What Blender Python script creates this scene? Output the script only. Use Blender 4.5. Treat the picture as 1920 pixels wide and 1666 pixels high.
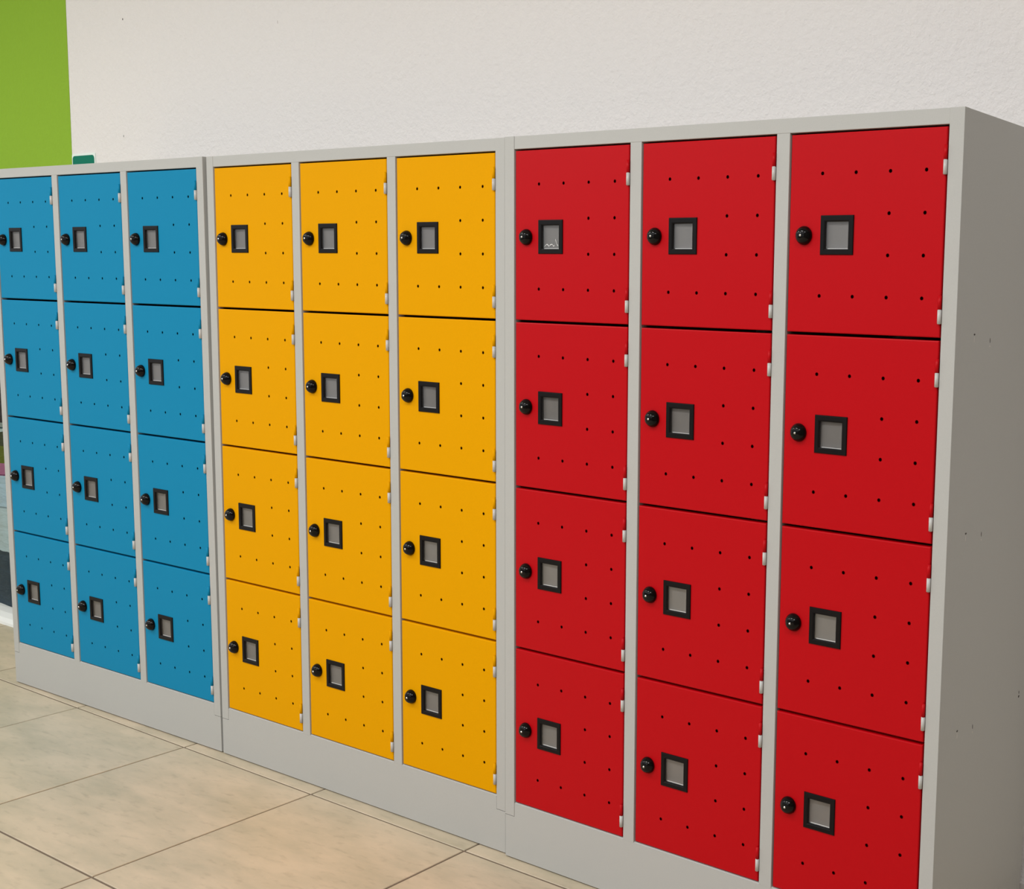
import bpy, bmesh, math, random
from mathutils import Vector, Matrix

random.seed(4)
for o in list(bpy.data.objects):
    bpy.data.objects.remove(o)
scene = bpy.context.scene
COL = scene.collection
R = math.radians

# ------------------------------------------------------------------ camera
IW, IH = 1920.0, 1666.0
FPX, CXP, CYP = 2304.343, 1467.179, 832.312
cam_data = bpy.data.cameras.new('camera')
cam = bpy.data.objects.new('camera', cam_data)
COL.objects.link(cam)
cam.location = (2.17458, -2.1689, 1.43205)
cam.rotation_euler = (R(83.22017), R(-1.4706), R(32.53184))
cam_data.sensor_fit = 'HORIZONTAL'
cam_data.sensor_width = 36.0
cam_data.lens = FPX / IW * 36.0
cam_data.shift_x = (IW / 2 - CXP) / IW
cam_data.shift_y = (CYP - IH / 2) / IW
cam_data.clip_start = 0.02
scene.camera = cam

# ------------------------------------------------------------------ light
world = bpy.data.worlds.new('world')
scene.world = world
world.use_nodes = True
bg = world.node_tree.nodes['Background']
bg.inputs['Color'].default_value = (0.90, 0.955, 1.0, 1)
bg.inputs['Strength'].default_value = 0.80

def area(name, loc, size, power, color=(1, 1, 1), rot=(0, 0, 0)):
    l = bpy.data.lights.new(name, 'AREA')
    l.shape = 'RECTANGLE'
    l.size, l.size_y = size
    l.energy = power
    l.color = color
    o = bpy.data.objects.new(name, l)
    o.location = loc
    o.rotation_euler = rot
    COL.objects.link(o)
    return o

LIGHT_WHITE = (0.97, 0.985, 1.0)  # overhead lights are added, none in view; rows placed to light the lockers
for lx in (-4.8, -2.3, 0.2, 2.5):
    area('added_overhead_light', (lx, -2.1, 3.30), (1.2, 0.6), 46, LIGHT_WHITE)
for lx in (-4.8, -2.3, 0.2, 2.5):
    area('added_overhead_light', (lx, -5.2, 3.30), (1.2, 0.6), 46, LIGHT_WHITE)

vs = scene.view_settings
vs.view_transform = 'Standard'
vs.look = 'None'
vs.exposure = -0.07
vs.gamma = 1.0
vs.use_curve_mapping = False

# ------------------------------------------------------------------ materials
def new_mat(name, rgb, rough=0.5, metal=0.0, spec=0.5, coat=0.0):
    m = bpy.data.materials.new(name)
    m.use_nodes = True
    b = m.node_tree.nodes['Principled BSDF']
    b.inputs['Base Color'].default_value = (*rgb, 1)
    b.inputs['Roughness'].default_value = rough
    b.inputs['Metallic'].default_value = metal
    b.inputs['Specular IOR Level'].default_value = spec
    b.inputs['Coat Weight'].default_value = coat
    return m

def nodes_of(m):
    return m.node_tree.nodes, m.node_tree.links, m.node_tree.nodes['Principled BSDF']

def add_noise(m, scale, detail=3, amount=0.08, bump=0.0, dist=0.001, coord='Position', stretch=None, rough=0.55):
    """multiplies the colour by a faint noise and adds fine relief"""
    n, l, b = nodes_of(m)
    if coord == 'Position':
        src = n.new('ShaderNodeNewGeometry').outputs['Position']
    else:
        src = n.new('ShaderNodeTexCoord').outputs['Object']
    if stretch:
        mp = n.new('ShaderNodeMapping')
        mp.inputs['Scale'].default_value = stretch
        l.new(src, mp.inputs['Vector'])
        src = mp.outputs['Vector']
    t = n.new('ShaderNodeTexNoise')
    t.inputs['Scale'].default_value = scale
    t.inputs['Detail'].default_value = detail
    t.inputs['Roughness'].default_value = rough
    l.new(src, t.inputs['Vector'])
    if amount:
        base = tuple(b.inputs['Base Color'].default_value)
        mx = n.new('ShaderNodeMix')
        mx.data_type = 'RGBA'
        mx.inputs['A'].default_value = tuple(c * (1 - amount) for c in base[:3]) + (1,)
        mx.inputs['B'].default_value = tuple(c * (1 + amount) for c in base[:3]) + (1,)
        l.new(t.outputs['Fac'], mx.inputs['Factor'])
        l.new(mx.outputs['Result'], b.inputs['Base Color'])
    if bump:
        bp = n.new('ShaderNodeBump')
        bp.inputs['Strength'].default_value = bump
        bp.inputs['Distance'].default_value = dist
        l.new(t.outputs['Fac'], bp.inputs['Height'])
        l.new(bp.outputs['Normal'], b.inputs['Normal'])
    return m

def paint(name, rgb, rough=0.5, spec=0.14):
    return add_noise(new_mat(name, rgb, rough, spec=spec), 420, 2, 0.05, 0.10, 0.0006)

M_GREY = paint('light_grey_powder_coat', (0.475, 0.475, 0.455), 0.5)
M_RED = paint('red_powder_coat', (0.49, 0.0018, 0.006), 0.40, 0.12)
M_YEL = paint('yellow_powder_coat', (0.775, 0.35, 0.0001), 0.5, 0.03)
M_BLUE = paint('blue_powder_coat', (0.007, 0.232, 0.43), 0.5, 0.06)
M_BLACK = new_mat('black_gloss_plastic', (0.003, 0.0025, 0.0025), 0.12, spec=0.22)
M_FRAME = new_mat('black_satin_plastic', (0.006, 0.005, 0.0055), 0.4, spec=0.14)
M_LINER = new_mat('dark_grey_liner', (0.06, 0.055, 0.053), 0.5, spec=0.2)
M_CARD = add_noise(new_mat('grey_label_card', (0.165, 0.155, 0.147), 0.4, spec=0.3), 30, 3, 0.10, coord='Object')
M_CLEAR = new_mat('clear_plastic_edge', (0.80, 0.79, 0.77), 0.15)
M_CHROME = new_mat('polished_steel', (0.85, 0.83, 0.80), 0.18, metal=1.0)
M_HINGE = new_mat('pale_grey_hinge_paint', (0.54, 0.53, 0.51), 0.4)
M_MARK = new_mat('dark_mark', (0.05, 0.04, 0.035), 0.7)
M_SCRATCH = new_mat('pale_scratch', (0.62, 0.58, 0.54), 0.6)
M_WALL = add_noise(new_mat('white_roughcast_plaster', (0.885, 0.855, 0.84), 0.9, spec=0.2), 75, 5, 0.025, 0.6, 0.009, rough=0.6)
M_GREEN = add_noise(new_mat('lime_green_wall_paint', (0.285, 0.49, 0.038), 0.85, spec=0.2), 75, 5, 0.05, 0.4, 0.007, rough=0.6)
M_CEIL = new_mat('white_ceiling', (0.75, 0.74, 0.72), 0.9)
M_SKIRT = new_mat('white_skirting', (0.74, 0.69, 0.66), 0.5)
M_GROUT = add_noise(new_mat('brown_grey_grout', (0.16, 0.12, 0.085), 0.9), 200, 2, 0.2)
M_SIGNW = new_mat('white_sign_plastic', (0.86, 0.95, 0.90), 0.4)
M_SIGNG = new_mat('emerald_sign_print', (0.001, 0.185, 0.115), 0.55, spec=0.1)
M_BASEW = new_mat('white_banner_base', (0.82, 0.83, 0.80), 0.4)

# stone tile: warm beige with cloudy grey veining, different on each tile
M_TILE = new_mat('beige_stone_tile', (0.6, 0.5, 0.39), 0.42, spec=0.4)
n, l, b = nodes_of(M_TILE)
geo = n.new('ShaderNodeNewGeometry')
oi = n.new('ShaderNodeObjectInfo')
mp = n.new('ShaderNodeMapping')
mp.inputs['Rotation'].default_value = (0, 0, R(-18))
mp.inputs['Scale'].default_value = (2.2, 6.0, 1)
addv = n.new('ShaderNodeVectorMath'); addv.operation = 'MULTIPLY_ADD'
cmb = n.new('ShaderNodeCombineXYZ')
l.new(oi.outputs['Random'], cmb.inputs['X']); l.new(oi.outputs['Random'], cmb.inputs['Y'])
addv.inputs[1].default_value = (9, 17, 0)
l.new(cmb.outputs['Vector'], addv.inputs[0])
l.new(geo.outputs['Position'], addv.inputs[2])
l.new(addv.outputs['Vector'], mp.inputs['Vector'])
t1 = n.new('ShaderNodeTexNoise'); t1.inputs['Scale'].default_value = 1.6; t1.inputs['Detail'].default_value = 8; t1.inputs['Roughness'].default_value = 0.62
l.new(mp.outputs['Vector'], t1.inputs['Vector'])
cr = n.new('ShaderNodeValToRGB')
cr.color_ramp.elements[0].position = 0.30; cr.color_ramp.elements[0].color = (0.46, 0.405, 0.29, 1)
cr.color_ramp.elements[1].position = 0.62; cr.color_ramp.elements[1].color = (0.62, 0.515, 0.375, 1)
l.new(t1.outputs['Fac'], cr.inputs['Fac'])
t2 = n.new('ShaderNodeTexNoise'); t2.inputs['Scale'].default_value = 9; t2.inputs['Detail'].default_value = 6
l.new(mp.outputs['Vector'], t2.inputs['Vector'])
cr2 = n.new('ShaderNodeValToRGB')
cr2.color_ramp.elements[0].position = 0.22; cr2.color_ramp.elements[0].color = (0.80, 0.80, 0.79, 1)
cr2.color_ramp.elements[1].position = 0.45; cr2.color_ramp.elements[1].color = (1, 1, 1, 1)
l.new(t2.outputs['Fac'], cr2.inputs['Fac'])
mx = n.new('ShaderNodeMix'); mx.data_type = 'RGBA'; mx.blend_type = 'MULTIPLY'
mx.inputs['Factor'].default_value = 1.0
l.new(cr.outputs['Color'], mx.inputs['A']); l.new(cr2.outputs['Color'], mx.inputs['B'])
l.new(mx.outputs['Result'], b.inputs['Base Color'])

# clear film over the label
M_FILM = bpy.data.materials.new('clear_label_film')
M_FILM.use_nodes = True
n = M_FILM.node_tree.nodes; l = M_FILM.node_tree.links
n.remove(n['Principled BSDF'])
tr = n.new('ShaderNodeBsdfTransparent'); gl = n.new('ShaderNodeBsdfGlossy'); gl.inputs['Roughness'].default_value = 0.08
ms = n.new('ShaderNodeMixShader'); ms.inputs['Fac'].default_value = 0.05
l.new(tr.outputs[0], ms.inputs[1]); l.new(gl.outputs[0], ms.inputs[2])
l.new(ms.outputs[0], n['Material Output'].inputs['Surface'])

# ------------------------------------------------------------------ mesh helpers
def link(o, parent=None):
    COL.objects.link(o)
    if parent is not None:
        o.parent = parent
    return o

def mesh_obj(name, bm, mat, parent=None, smooth=False):
    me = bpy.data.meshes.new(name)
    bmesh.ops.recalc_face_normals(bm, faces=bm.faces)
    bm.to_mesh(me)
    bm.free()
    if smooth:
        for p in me.polygons:
            p.use_smooth = True
    me.materials.append(mat)
    return link(bpy.data.objects.new(name, me), parent)

def bx(bm, x0, x1, y0, y1, z0, z1):
    ret = bmesh.ops.create_cube(bm, size=1.0)
    for v in ret['verts']:
        v.co = Vector((x0 + (v.co.x + .5) * (x1 - x0), y0 + (v.co.y + .5) * (y1 - y0), z0 + (v.co.z + .5) * (z1 - z0)))
    return ret['verts']

def bevel_all(bm, w, seg=2):
    bmesh.ops.bevel(bm, geom=list(bm.edges), offset=w, segments=seg, profile=0.5, affect='EDGES', clamp_overlap=True)

def front_box(name, dims, mat, parent, bev):
    """box whose edges are rounded on its front face only"""
    bm = bmesh.new()
    bx(bm, *dims)
    fe = [e for e in bm.edges if all(v.co.y < dims[2] + 1e-5 for v in e.verts)]
    bmesh.ops.bevel(bm, geom=fe, offset=bev, segments=2, profile=0.5, affect='EDGES')
    return mesh_obj(name, bm, mat, parent)

def box_obj(name, dims, mat, parent=None, bev=0.0, seg=2):
    bm = bmesh.new()
    bx(bm, *dims)
    if bev:
        bevel_all(bm, bev, seg)
    return mesh_obj(name, bm, mat, parent)

def tag(o, label=None, cat=None, group=None, kind=None):
    if label: o['label'] = label
    if cat: o['category'] = cat
    if group: o['group'] = group
    if kind: o['kind'] = kind
    return o

# ------------------------------------------------------------------ room
YW = 0.54            # back wall face
XG = -2.957          # edge of the green paint
XL, XR, YF, ZC = -8.0, 3.1, -7.0, 3.4
tag(box_obj('wall_back', (XG, XR, YW, YW + .15, -.02, ZC), M_WALL), 'white roughcast plaster wall behind the lockers', kind='structure')
tag(box_obj('wall_left', (XL, XG, YW - .0015, YW + .15, -.02, ZC), M_GREEN), 'lime green painted stretch of wall beyond the blue lockers', kind='structure')
tag(box_obj('shade_wall_right', (XR, XR + .15, YF, YW + .15, -.02, ZC), new_mat('shade_wall_dark', (0.15, 0.125, 0.105), 0.9)), 'unseen wall placed close and dark on the right to shade the cabinet side', kind='structure')  # out of view; its nearness and dark colour block light from the cabinet side
tag(box_obj('added_wall_front', (XL, XR, YF - .15, YF, -.02, 1.0), new_mat('added_wall_dark', (0.22, 0.21, 0.20), 0.9)), 'unseen low dark wall added at the front to dim reflections in the doors', kind='structure')  # unseen wall, added to cut the sky sheen on the doors
tag(box_obj('ceiling', (XL, XR, YF, YW + .15, ZC, ZC + .1), M_CEIL), 'white ceiling', kind='structure')
tag(box_obj('baseboard_back', (XG, XR, YW - .014, YW, 0, .052), M_SKIRT, bev=.002), 'low pale skirting along the white wall', kind='structure')

for i, (wx, wz, ww, wh) in enumerate(((-2.5593, 2.4189, .006, .008), (-2.5812, 1.9856, .003, .010), (-1.62, 2.32, .003, .012), (-1.93, 2.50, .002, .02))):
    bm = bmesh.new()
    bmesh.ops.create_uvsphere(bm, u_segments=8, v_segments=5, radius=.5)
    for v in bm.verts:
        v.co = Vector((v.co.x * ww, v.co.y * .0016, v.co.z * wh))
    o = mesh_obj('wall_speck', bm, M_MARK if i < 2 else M_SCRATCH, bpy.data.objects['wall_back'], True)
    o.location = (wx, YW, wz)

# floor: a bed of grout and one object for each stone tile
TT, TX0, TY0 = 0.61681, -1.95732, -0.04672
floor = tag(box_obj('floor', (XL - .5, XR + .15, YF, YW + .15, -.06, -.0022), M_GROUT), 'floor of large square beige stone tiles with dark joints', kind='structure')
bm = bmesh.new()
g = .0030
bx(bm, g, TT - g, g, TT - g, -.012, 0)
top = [e for e in bm.edges if all(v.co.z > -.001 for v in e.verts)]
bmesh.ops.bevel(bm, geom=top, offset=.0012, segments=1, affect='EDGES')
tile0 = mesh_obj('tile', bm, M_TILE, floor)
first = True
for i in range(-9, 10):
    for j in range(-9, 1):
        x, y = TX0 + i * TT, TY0 + j * TT
        if y + TT < -5.2 or x > XR - .2:
            continue
        o = tile0 if first else link(tile0.copy(), floor)
        first = False
        o.location = (x, y, random.uniform(-.0003, .0003))

# ------------------------------------------------------------------ lockers
W, H, D = 1.19, 1.79545, 0.495
P_, M_, T_, Q_ = 0.03099, 0.03164, 0.02993, 0.15048
ZB = 0.114           # foot of the posts, top of the base
CW = (W - 2 * P_ - 2 * M_) / 3
RH = (H - T_ - Q_) / 4
VX = (0.079, 0.156, 0.2325, 0.310)
VZ = (0.082, 0.163, 0.2445, 0.3265)
GL, GR, GT = 0.0036, 0.0040, 0.0030      # gaps around a door

def door_mesh():
    """door pan in its own frame: x from the left of its opening, z down from the top of its row, y=0 front"""
    x0, x1, z1, z0 = GL, CW - GR, -GT, -(RH - GT)
    c, th, dp = .0024, .0008, .019
    bm = bmesh.new()
    def loop(pts, y):
        vv = [bm.verts.new((px, y, pz)) for px, pz in pts]
        ee = [bm.edges.new((vv[k], vv[(k + 1) % len(vv)])) for k in range(len(vv))]
        return vv, ee
    rect = lambda a, b_, c_, d_: [(a, c_), (b_, c_), (b_, d_), (a, d_)]
    outer, edges = loop(rect(x0 + c, x1 - c, z0 + c, z1 - c), 0)
    holes = []
    r = .0038
    for iz, vz in enumerate(VZ):
        for ix, vx in enumerate(VX):
            if iz in (1, 2) and ix < 2:
                continue
            pts = [(vx + r * math.cos(R(22.5 + 45 * k)) , -vz + r * 1.05 * math.sin(R(22.5 + 45 * k))) for k in range(8)]
            vv, ee = loop(pts, 0); edges += ee; holes.append(vv)
    vv, ee = loop(rect(.085, .149, -.238, -.171), 0); edges += ee; holes.append(vv)
    bmesh.ops.triangle_fill(bm, use_beauty=True, use_dissolve=False, edges=edges)
    def wall(vv, y, pts=None):
        nn = [bm.verts.new((v.co.x, y, v.co.z) if pts is None else (pts[k][0], y, pts[k][1])) for k, v in enumerate(vv)]
        for k in range(len(vv)):
            a = (k + 1) % len(vv)
            bm.faces.new((vv[k], vv[a], nn[a], nn[k]))
        return nn
    for hv in holes:
        wall(hv, th)
    k1, k2 = c * .30, c * .30
    r0 = wall(outer, k2, rect(x0 + k1, x1 - k1, z0 + k1, z1 - k1))
    r1 = wall(r0, c, rect(x0, x1, z0, z1))
    r2 = wall(r1, dp)
    bm.faces.new(r2)
    me = bpy.data.meshes.new('door')
    bmesh.ops.recalc_face_normals(bm, faces=bm.faces)
    bm.to_mesh(me); bm.free()
    me.materials.append(M_RED)
    return me

def lock_mesh():
    bm = bmesh.new()
    prof = [(0, .0185), (.0015, .0190), (.004, .0187), (.0075, .0172), (.0110, .0150), (.0140, .0125), (.0160, .0098), (.0170, .0060), (.0172, 0)]
    N = 28
    rings = []
    for y, r in prof:
        if r == 0:
            rings.append([bm.verts.new((0, -y, 0))]); continue
        ring = []
        lim = .0075 + max(0, (.0172 - y)) * 1.15
        for k in range(N):
            a = 2 * math.pi * k / N
            x, z = r * math.cos(a), r * 1.02 * math.sin(a)
            x = max(-lim, min(lim, x))
            ring.append(bm.verts.new((x, -y, z)))
        rings.append(ring)
    for a, b_ in zip(rings, rings[1:]):
        for k in range(N):
            k2 = (k + 1) % N
            if len(b_) == 1:
                bm.faces.new((a[k], a[k2], b_[0]))
            else:
                bm.faces.new((a[k], a[k2], b_[k2], b_[k]))
    bmesh.ops.recalc_face_normals(bm, faces=bm.faces)
    me = bpy.data.meshes.new('lock'); bm.to_mesh(me); bm.free()
    for p in me.polygons: p.use_smooth = True
    me.materials.append(M_BLACK)
    return me

def cyl_mesh(name, r, h, mat, axis='Z', seg=14, bev=0.0008):
    bm = bmesh.new()
    bmesh.ops.create_cone(bm, cap_ends=True, segments=seg, radius1=r, radius2=r, depth=h)
    ce = [e for e in bm.edges if abs(e.verts[0].co.z - e.verts[1].co.z) < 1e-6]
    bmesh.ops.bevel(bm, geom=ce, offset=bev, segments=2, affect='EDGES')
    if axis == 'Y':
        bmesh.ops.rotate(bm, verts=bm.verts, matrix=Matrix.Rotation(math.pi / 2, 3, 'X'))
    me = bpy.data.meshes.new(name); bm.to_mesh(me); bm.free()
    for p in me.polygons: p.use_smooth = True
    me.materials.append(mat)
    return me

def ring_mesh(name, steps, mat):
    """rectangular ring profile: steps of (x0,x1,z0,z1,y)"""
    bm = bmesh.new()
    rr = []
    for (a, b_, c_, d_, y) in steps:
        rr.append([bm.verts.new((px, y, pz)) for px, pz in ((a, c_), (b_, c_), (b_, d_), (a, d_))])
    for p, q in zip(rr, rr[1:]):
        for k in range(4):
            bm.faces.new((p[k], p[(k + 1) % 4], q[(k + 1) % 4], q[k]))
    me = bpy.data.meshes.new(name)
    bm.to_mesh(me); bm.free()
    me.materials.append(mat)
    return me

FX0, FX1, FZ0, FZ1 = .0785, .1552, -.2440, -.1650
IX0, IX1, IZ0, IZ1 = .0900, .1430, -.2323, -.1778
def ins(a, b_, c_, d_, k, y): return (a + k, b_ - k, c_ + k, d_ - k, y)
FR = (FX0, FX1, FZ0, FZ1); IN = (IX0, IX1, IZ0, IZ1)
ME_FRAME = ring_mesh('label_frame', [(*FR, .0003), ins(*FR, .0002, -.0016), ins(*FR, .0010, -.0026), ins(*FR, .0018, -.0028),
                                     ins(*IN, -.0024, -.0028), ins(*IN, -.0016, -.0020), ins(*IN, -.0004, -.0016), (*IN, -.0010), (*IN, .0012)], M_FRAME)
ME_LINER = ring_mesh('label_recess', [(*IN, .0012), ins(*IN, -.0003, .0072)], M_LINER)

def card_mesh(seed):
    rnd = random.Random(seed)
    bm = bmesh.new()
    nx, nz = 10, 10
    g = [[None] * (nz + 1) for _ in range(nx + 1)]
    ph, am = rnd.uniform(0, 6), rnd.uniform(.0004, .0012)
    for i in range(nx + 1):
        for j in range(nz + 1):
            u, v = i / nx, j / nz
            y = .0066 - am * math.sin(3.0 * u + ph) * (v - .3) - .0025 * max(0, u - .82) / .18 * rnd.uniform(.5, 1) - .0012 * max(0, .12 - v) / .12
            g[i][j] = bm.verts.new((IX0 - .0003 + u * (IX1 - IX0 + .0006), y, IZ0 - .0003 + v * (IZ1 - IZ0 + .0006)))
    for i in range(nx):
        for j in range(nz):
            bm.faces.new((g[i][j], g[i + 1][j], g[i + 1][j + 1], g[i][j + 1]))
    me = bpy.data.meshes.new('label_card'); bm.to_mesh(me); bm.free()
    for p in me.polygons: p.use_smooth = True
    me.materials.append(M_CARD)
    return me

def film_mesh():
    bm = bmesh.new()
    bx(bm, IX0 + .0004, IX1 - .0004, .0012, .0016, IZ0 + .0004, IZ1 - .0004)
    me = bpy.data.meshes.new('label_film'); bm.to_mesh(me); bm.free()
    me.materials.append(M_FILM)
    return me

def edge_mesh():
    """bright plastic lip at the foot and right of the card"""
    bm = bmesh.new()
    bx(bm, IX0 + .004, IX1 - .0006, .0028, .0048, IZ0 + .0002, IZ0 + .0014)
    bx(bm, IX1 - .0016, IX1 - .0004, .0030, .0048, IZ0 + .0014, IZ1 - .003)
    me = bpy.data.meshes.new('label_lip'); bm.to_mesh(me); bm.free()
    me.materials.append(M_CLEAR)
    return me

ME_DOOR = door_mesh()
ME_LOCK = lock_mesh()
ME_KEY = cyl_mesh('lock_cylinder', .0026, .0022, M_CHROME, 'Y', 12, .0007)
ME_CARDS = [card_mesh(k) for k in range(5)]
ME_FILM = film_mesh()
ME_LIP = edge_mesh()
ME_FOOT = cyl_mesh('foot', .016, .036, M_FRAME)
ME_HU = cyl_mesh('hinge_barrel', .0036, .0275, M_RED)
ME_HL = cyl_mesh('hinge_leaf', .0042, .0278, M_HINGE)

def sub(name, me, parent, loc=(0, 0, 0), mat=None):
    o = link(bpy.data.objects.new(name, me), parent)
    o.location = loc
    if mat is not None:
        o.material_slots[0].link = 'OBJECT'
        o.material_slots[0].material = mat
    return o

def locker(label, colour, mat, loc, rot):
    root = bpy.data.objects.new('locker_cabinet', None)
    COL.objects.link(root)
    root.empty_display_size = .1
    root.location = loc
    root.rotation_euler = rot
    tag(root, label, 'locker', 'steel locker cabinets along the wall')
    bv = .0007
    for s in (0, 1):
        xo = 0 if s == 0 else W - .003
        box_obj('side_panel', (xo, xo + .003, .0221, D, ZB, H - .0003), M_GREY, root)
        xo = 0 if s == 0 else W - P_
        front_box('post', (xo, xo + P_, 0, .022, ZB, H), M_GREY, root, bv)
    front_box('top_rail', (P_ + .0008, W - P_ + .0004, .0002, .022, H - T_, H - .0002), M_GREY, root, bv)
    for k in (1, 2):
        xo = P_ + k * CW + (k - 1) * M_
        front_box('mullion', (xo, xo + M_, .0004, .026, Q_ - .003, H - T_), M_GREY, root, bv)
    box_obj('top_panel', (.002, W - .002, .005, D - .002, H - .004, H - .0012), M_GREY, root)
    box_obj('back_panel', (.003, W - .003, D - .004, D - .001, ZB, H - .004), M_GREY, root)
    # base: plinth box and the board that rises between the posts
    bm = bmesh.new()
    bx(bm, .0004, W - .0004, .0006, .02, .0035, ZB - .0012)
    bx(bm, P_ + .0008, W - P_ - .0008, .0006, .02, ZB - .0012, Q_)
    bmesh.ops.remove_doubles(bm, verts=bm.verts, dist=1e-6)
    te = [e for e in bm.edges if all(v.co.z > Q_ - .001 and v.co.y < .001 for v in e.verts)]
    bmesh.ops.bevel(bm, geom=te, offset=.0022, segments=3, affect='EDGES')
    mesh_obj('plinth', bm, M_GREY, root)
    for s in (0, 1):
        xo = .0014 if s == 0 else W - .0044
        box_obj('plinth_side', (xo, xo + .003, .02, D, .0035, ZB - .0016), M_GREY, root)
    box_obj('floor_panel', (.003, W - .003, .02, D - .004, ZB, ZB + .004), M_GREY, root)
    for k in (1, 2):
        xo = P_ + k * CW + (k - .5) * M_
        box_obj('partition', (xo - .002, xo + .002, .026, D - .005, ZB + .004, H - .005), M_GREY, root)
    for fx in (.05, W - .05):
        for fy in (.05, D - .05):
            sub('foot', ME_FOOT, root, (fx, fy, .018))
    for c in range(3):
        for r in range(4):
            d = sub('door', ME_DOOR, root, (P_ + c * (CW + M_), .0018, H - T_ - r * RH - .0010), mat)
            dx = random.uniform(-.0004, .0004)
            d.location.x += dx
            d['label'] = colour + ' steel door with vent holes, lock and label window'
            lk = sub('lock', ME_LOCK, d, (.0400, 0, -.2050))
            lk.rotation_euler = (0, R(random.uniform(-7, 7)), 0)
            lk['label'] = 'glossy black turn lock'
            sub('lock_cylinder', ME_KEY, d, (.0400, -.0172, -.2050))
            sub('label_frame', ME_FRAME, d)['label'] = 'black label frame'
            sub('label_recess', ME_LINER, d)
            sub('label_card', random.choice(ME_CARDS), d)['label'] = 'grey label card'
            sub('label_lip', ME_LIP, d)
            sub('label_film', ME_FILM, d)
            for zt in (.037, .3195):
                sub('hinge_barrel', ME_HU, d, (CW - .0046, -.0030, -zt - .0138), mat)
                sub('hinge_leaf', ME_HL, d, (CW - .0046, -.0026, -zt - .0275 - .0140))['label'] = 'pale grey lower half of the hinge'
    return root

GY, GB, DYR, DYB = .0075, .0090, -.0077, -.0071
def placed(x_right, y, yaw, roll=0, pitch=0):
    """location of the unit's left front foot when it is turned about its right front foot"""
    m = (Matrix.Rotation(R(yaw), 3, 'Z') @ Matrix.Rotation(R(roll), 3, 'Y') @ Matrix.Rotation(R(pitch), 3, 'X'))
    p = Vector((x_right, y, 0)) + m @ Vector((-W, 0, 0))
    return (p.x, p.y, max(p.z, 0)), (R(pitch), R(roll), R(yaw))

red = locker('light grey steel locker cabinet with twelve red doors', 'red', M_RED, *placed(W, DYR, 0))
yel = locker('light grey steel locker cabinet with twelve yellow doors', 'yellow', M_YEL, *placed(-GY, 0, .373))
blu = locker('light grey steel locker cabinet with twelve blue doors', 'blue', M_BLUE, *placed(-W - GY - GB, DYB, 1.074, -.02, .22))

# small dents and scratches on the red cabinet's side
def mark(y, z, wy, wz, mat):
    bm = bmesh.new()
    bmesh.ops.create_uvsphere(bm, u_segments=8, v_segments=5, radius=.5)
    for v in bm.verts:
        v.co = Vector((v.co.x * .0008, v.co.y * wy, v.co.z * wz))
    o = mesh_obj('scuff', bm, mat, red, True)
    o.location = (W, y - DYR, z)
for z in (1.3703, .9726, .5624):
    mark(.0805, z, .008, .004, M_MARK)
    mark(.0805, z - .010, .0022, .013, M_SCRATCH)
    mark(.159, z - .013, .003, .011, M_MARK)
    mark(.159, z - .025, .006, .004, M_SCRATCH)
mark(.4167, .5463, .008, .006, M_MARK)
mark(.4167, .556, .004, .008, M_MARK)

# crumpled film behind one label window (first red door)
d0 = [o for o in red.children if o.name.split('.')[0] == 'door'][0]
bm = bmesh.new()
rnd = random.Random(9)
pv = None
for k in range(13):
    u = k / 12
    x = IX0 + .004 + u * .042
    zb = IZ0 + .006 + .006 * abs(math.sin(u * 9)) + (.012 if k == 10 else 0)
    y = .0034 + rnd.uniform(-.0012, .0012)
    v = (bm.verts.new((x, y, zb)), bm.verts.new((x + rnd.uniform(-.001, .001), y + rnd.uniform(-.001, .001), zb - .0022)))
    if pv:
        bm.faces.new((pv[0], v[0], v[1], pv[1]))
    pv = v
mesh_obj('crumpled_film', bm, M_CLEAR, d0)

# ------------------------------------------------------------------ sign on the wall behind the blue lockers
sx0, sx1, sz1 = -2.951, -2.782, 1.931
sign = bpy.data.objects.new('wall_sign', None); COL.objects.link(sign)
sign.location = (sx0, YW, sz1 - .30)
tag(sign, 'emerald green sign with white border, mostly hidden behind the blue lockers', 'sign')
def rrect(bm, x0, x1, z0, z1, r, y0, y1):
    pts = []
    for cx_, cz_, a0 in ((x1 - r, z1 - r, 0), (x0 + r, z1 - r, 90), (x0 + r, z0 + r, 180), (x1 - r, z0 + r, 270)):
        for k in range(6):
            a = R(a0 + 18 * k)
            pts.append((cx_ + r * math.cos(a), cz_ + r * math.sin(a)))
    a = [bm.verts.new((px, y0, pz)) for px, pz in pts]
    b_ = [bm.verts.new((px, y1, pz)) for px, pz in pts]
    bm.faces.new(a); bm.faces.new(b_[::-1])
    for k in range(len(a)):
        k2 = (k + 1) % len(a)
        bm.faces.new((a[k], b_[k], b_[k2], a[k2]))
bm = bmesh.new(); rrect(bm, 0, sx1 - sx0, 0, .30, .006, -.004, 0)
mesh_obj('sign_plate', bm, M_SIGNW, sign)
bm = bmesh.new(); rrect(bm, .006, sx1 - sx0 - .006, .006, .292, .014, -.0050, -.0038)
mesh_obj('sign_face', bm, M_SIGNG, sign)

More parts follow.
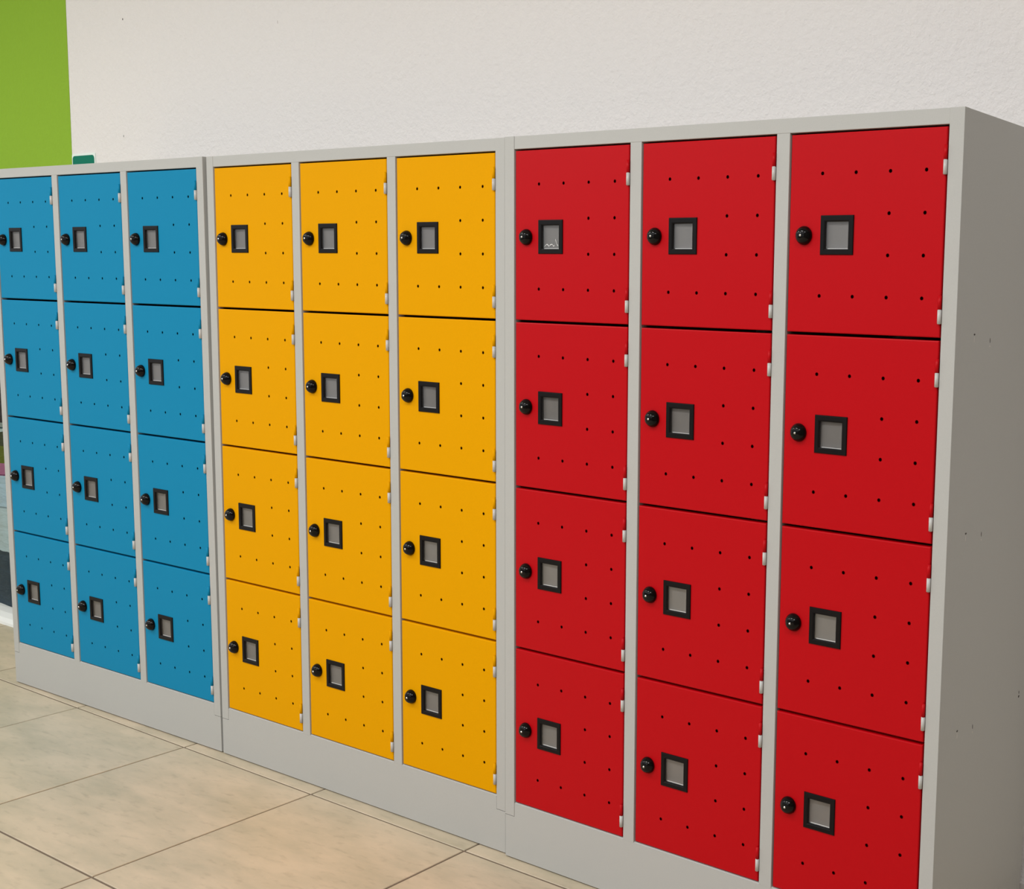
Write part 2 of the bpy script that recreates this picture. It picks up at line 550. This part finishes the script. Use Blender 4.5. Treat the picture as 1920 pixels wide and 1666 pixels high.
# ------------------------------------------------------------------ roll-up banner beyond the blue lockers
ban = bpy.data.objects.new('banner_stand', None); COL.objects.link(ban)
ban.location = (-3.55, .40, 0)
tag(ban, 'printed roll-up banner on a white rounded base, half hidden beyond the blue lockers', 'banner')
M_PRINT = new_mat('banner_print', (0.5, 0.5, 0.5), 0.45, spec=0.3)
n, l, b = nodes_of(M_PRINT)
tc = n.new('ShaderNodeTexCoord')
sep = n.new('ShaderNodeSeparateXYZ'); l.new(tc.outputs['Object'], sep.inputs[0])
nz = n.new('ShaderNodeTexNoise'); nz.inputs['Scale'].default_value = 14; nz.inputs['Detail'].default_value = 4
l.new(tc.outputs['Object'], nz.inputs['Vector'])
ma = n.new('ShaderNodeMath'); ma.operation = 'MULTIPLY_ADD'; ma.inputs[1].default_value = .018
sb = n.new('ShaderNodeMath'); sb.operation = 'SUBTRACT'; sb.inputs[1].default_value = .009
l.new(nz.outputs['Fac'], ma.inputs[0]); l.new(sep.outputs['Z'], ma.inputs[2]); l.new(ma.outputs[0], sb.inputs[0])
dv = n.new('ShaderNodeMath'); dv.operation = 'DIVIDE'; dv.inputs[1].default_value = 1.7
l.new(sb.outputs[0], dv.inputs[0])
rp = n.new('ShaderNodeValToRGB'); rp.color_ramp.interpolation = 'CONSTANT'
stops = [(0, (.050, .085, .11)), (.278, (.62, .76, .80)), (.462, (.30, .40, .44)), (.466, (.55, .72, .82)),
         (.598, (.22, .05, .13)), (.606, (.50, .19, .33)), (.655, (.16, .20, .012)), (.725, (.07, .085, .03)),
         (.787, (.55, .68, .66)), (.797, (.03, .09, .10)), (.806, (.35, .42, .38)), (.83, (.045, .035, .028))]
el = rp.color_ramp.elements
el[0].position = 0; el[0].color = (*stops[0][1], 1)
el[1].position = stops[1][0] / 1.7; el[1].color = (*stops[1][1], 1)
for z, c in stops[2:]:
    e = el.new(z / 1.7); e.color = (*c, 1)
l.new(dv.outputs[0], rp.inputs['Fac'])
l.new(rp.outputs['Color'], b.inputs['Base Color'])
w2 = n.new('ShaderNodeTexNoise'); w2.inputs['Scale'].default_value = 9; w2.inputs['Detail'].default_value = 5
mp2 = n.new('ShaderNodeMapping'); mp2.inputs['Scale'].default_value = (1, 1, 4)
l.new(tc.outputs['Object'], mp2.inputs[0]); l.new(mp2.outputs[0], w2.inputs['Vector'])
bp = n.new('ShaderNodeBump'); bp.inputs['Strength'].default_value = .5; bp.inputs['Distance'].default_value = .02
l.new(w2.outputs['Fac'], bp.inputs['Height']); l.new(bp.outputs['Normal'], b.inputs['Normal'])
bm = bmesh.new()
NX, NZ = 24, 30
gg = [[bm.verts.new((-.40 + .80 * i / NX, .004 * math.sin(i * .9 + j * .25), .03 + 1.65 * j / NZ)) for j in range(NZ + 1)] for i in range(NX + 1)]
for i in range(NX):
    for j in range(NZ):
        bm.faces.new((gg[i][j], gg[i + 1][j], gg[i + 1][j + 1], gg[i][j + 1]))
bmesh.ops.solidify(bm, geom=list(bm.faces), thickness=.0012)
mesh_obj('printed_sheet', bm, M_PRINT, ban, True)
bm = bmesh.new()
prof = [(-.085, 0), (-.083, .010), (-.070, .024), (-.045, .036), (-.015, .042), (.02, .042), (.05, .034), (.068, .018), (.07, 0)]
rows = []
for x in (-.43, .43):
    rows.append([bm.verts.new((x, y, z)) for y, z in prof])
for k in range(len(prof) - 1):
    bm.faces.new((rows[0][k], rows[0][k + 1], rows[1][k + 1], rows[1][k]))
bm.faces.new(rows[0]); bm.faces.new(rows[1][::-1]); bm.faces.new((rows[0][0], rows[1][0], rows[1][-1], rows[0][-1]))
mesh_obj('base', bm, M_BASEW, ban)
box_obj('top_bar', (-.41, .41, -.010, .010, 1.675, 1.70), M_BASEW, ban, .004)
bm = bmesh.new()
bmesh.ops.create_cone(bm, cap_ends=True, segments=12, radius1=.008, radius2=.008, depth=1.66)
for v in bm.verts: v.co += Vector((0, .025, .865))
mesh_obj('support_pole', bm, M_CHROME, ban, True)
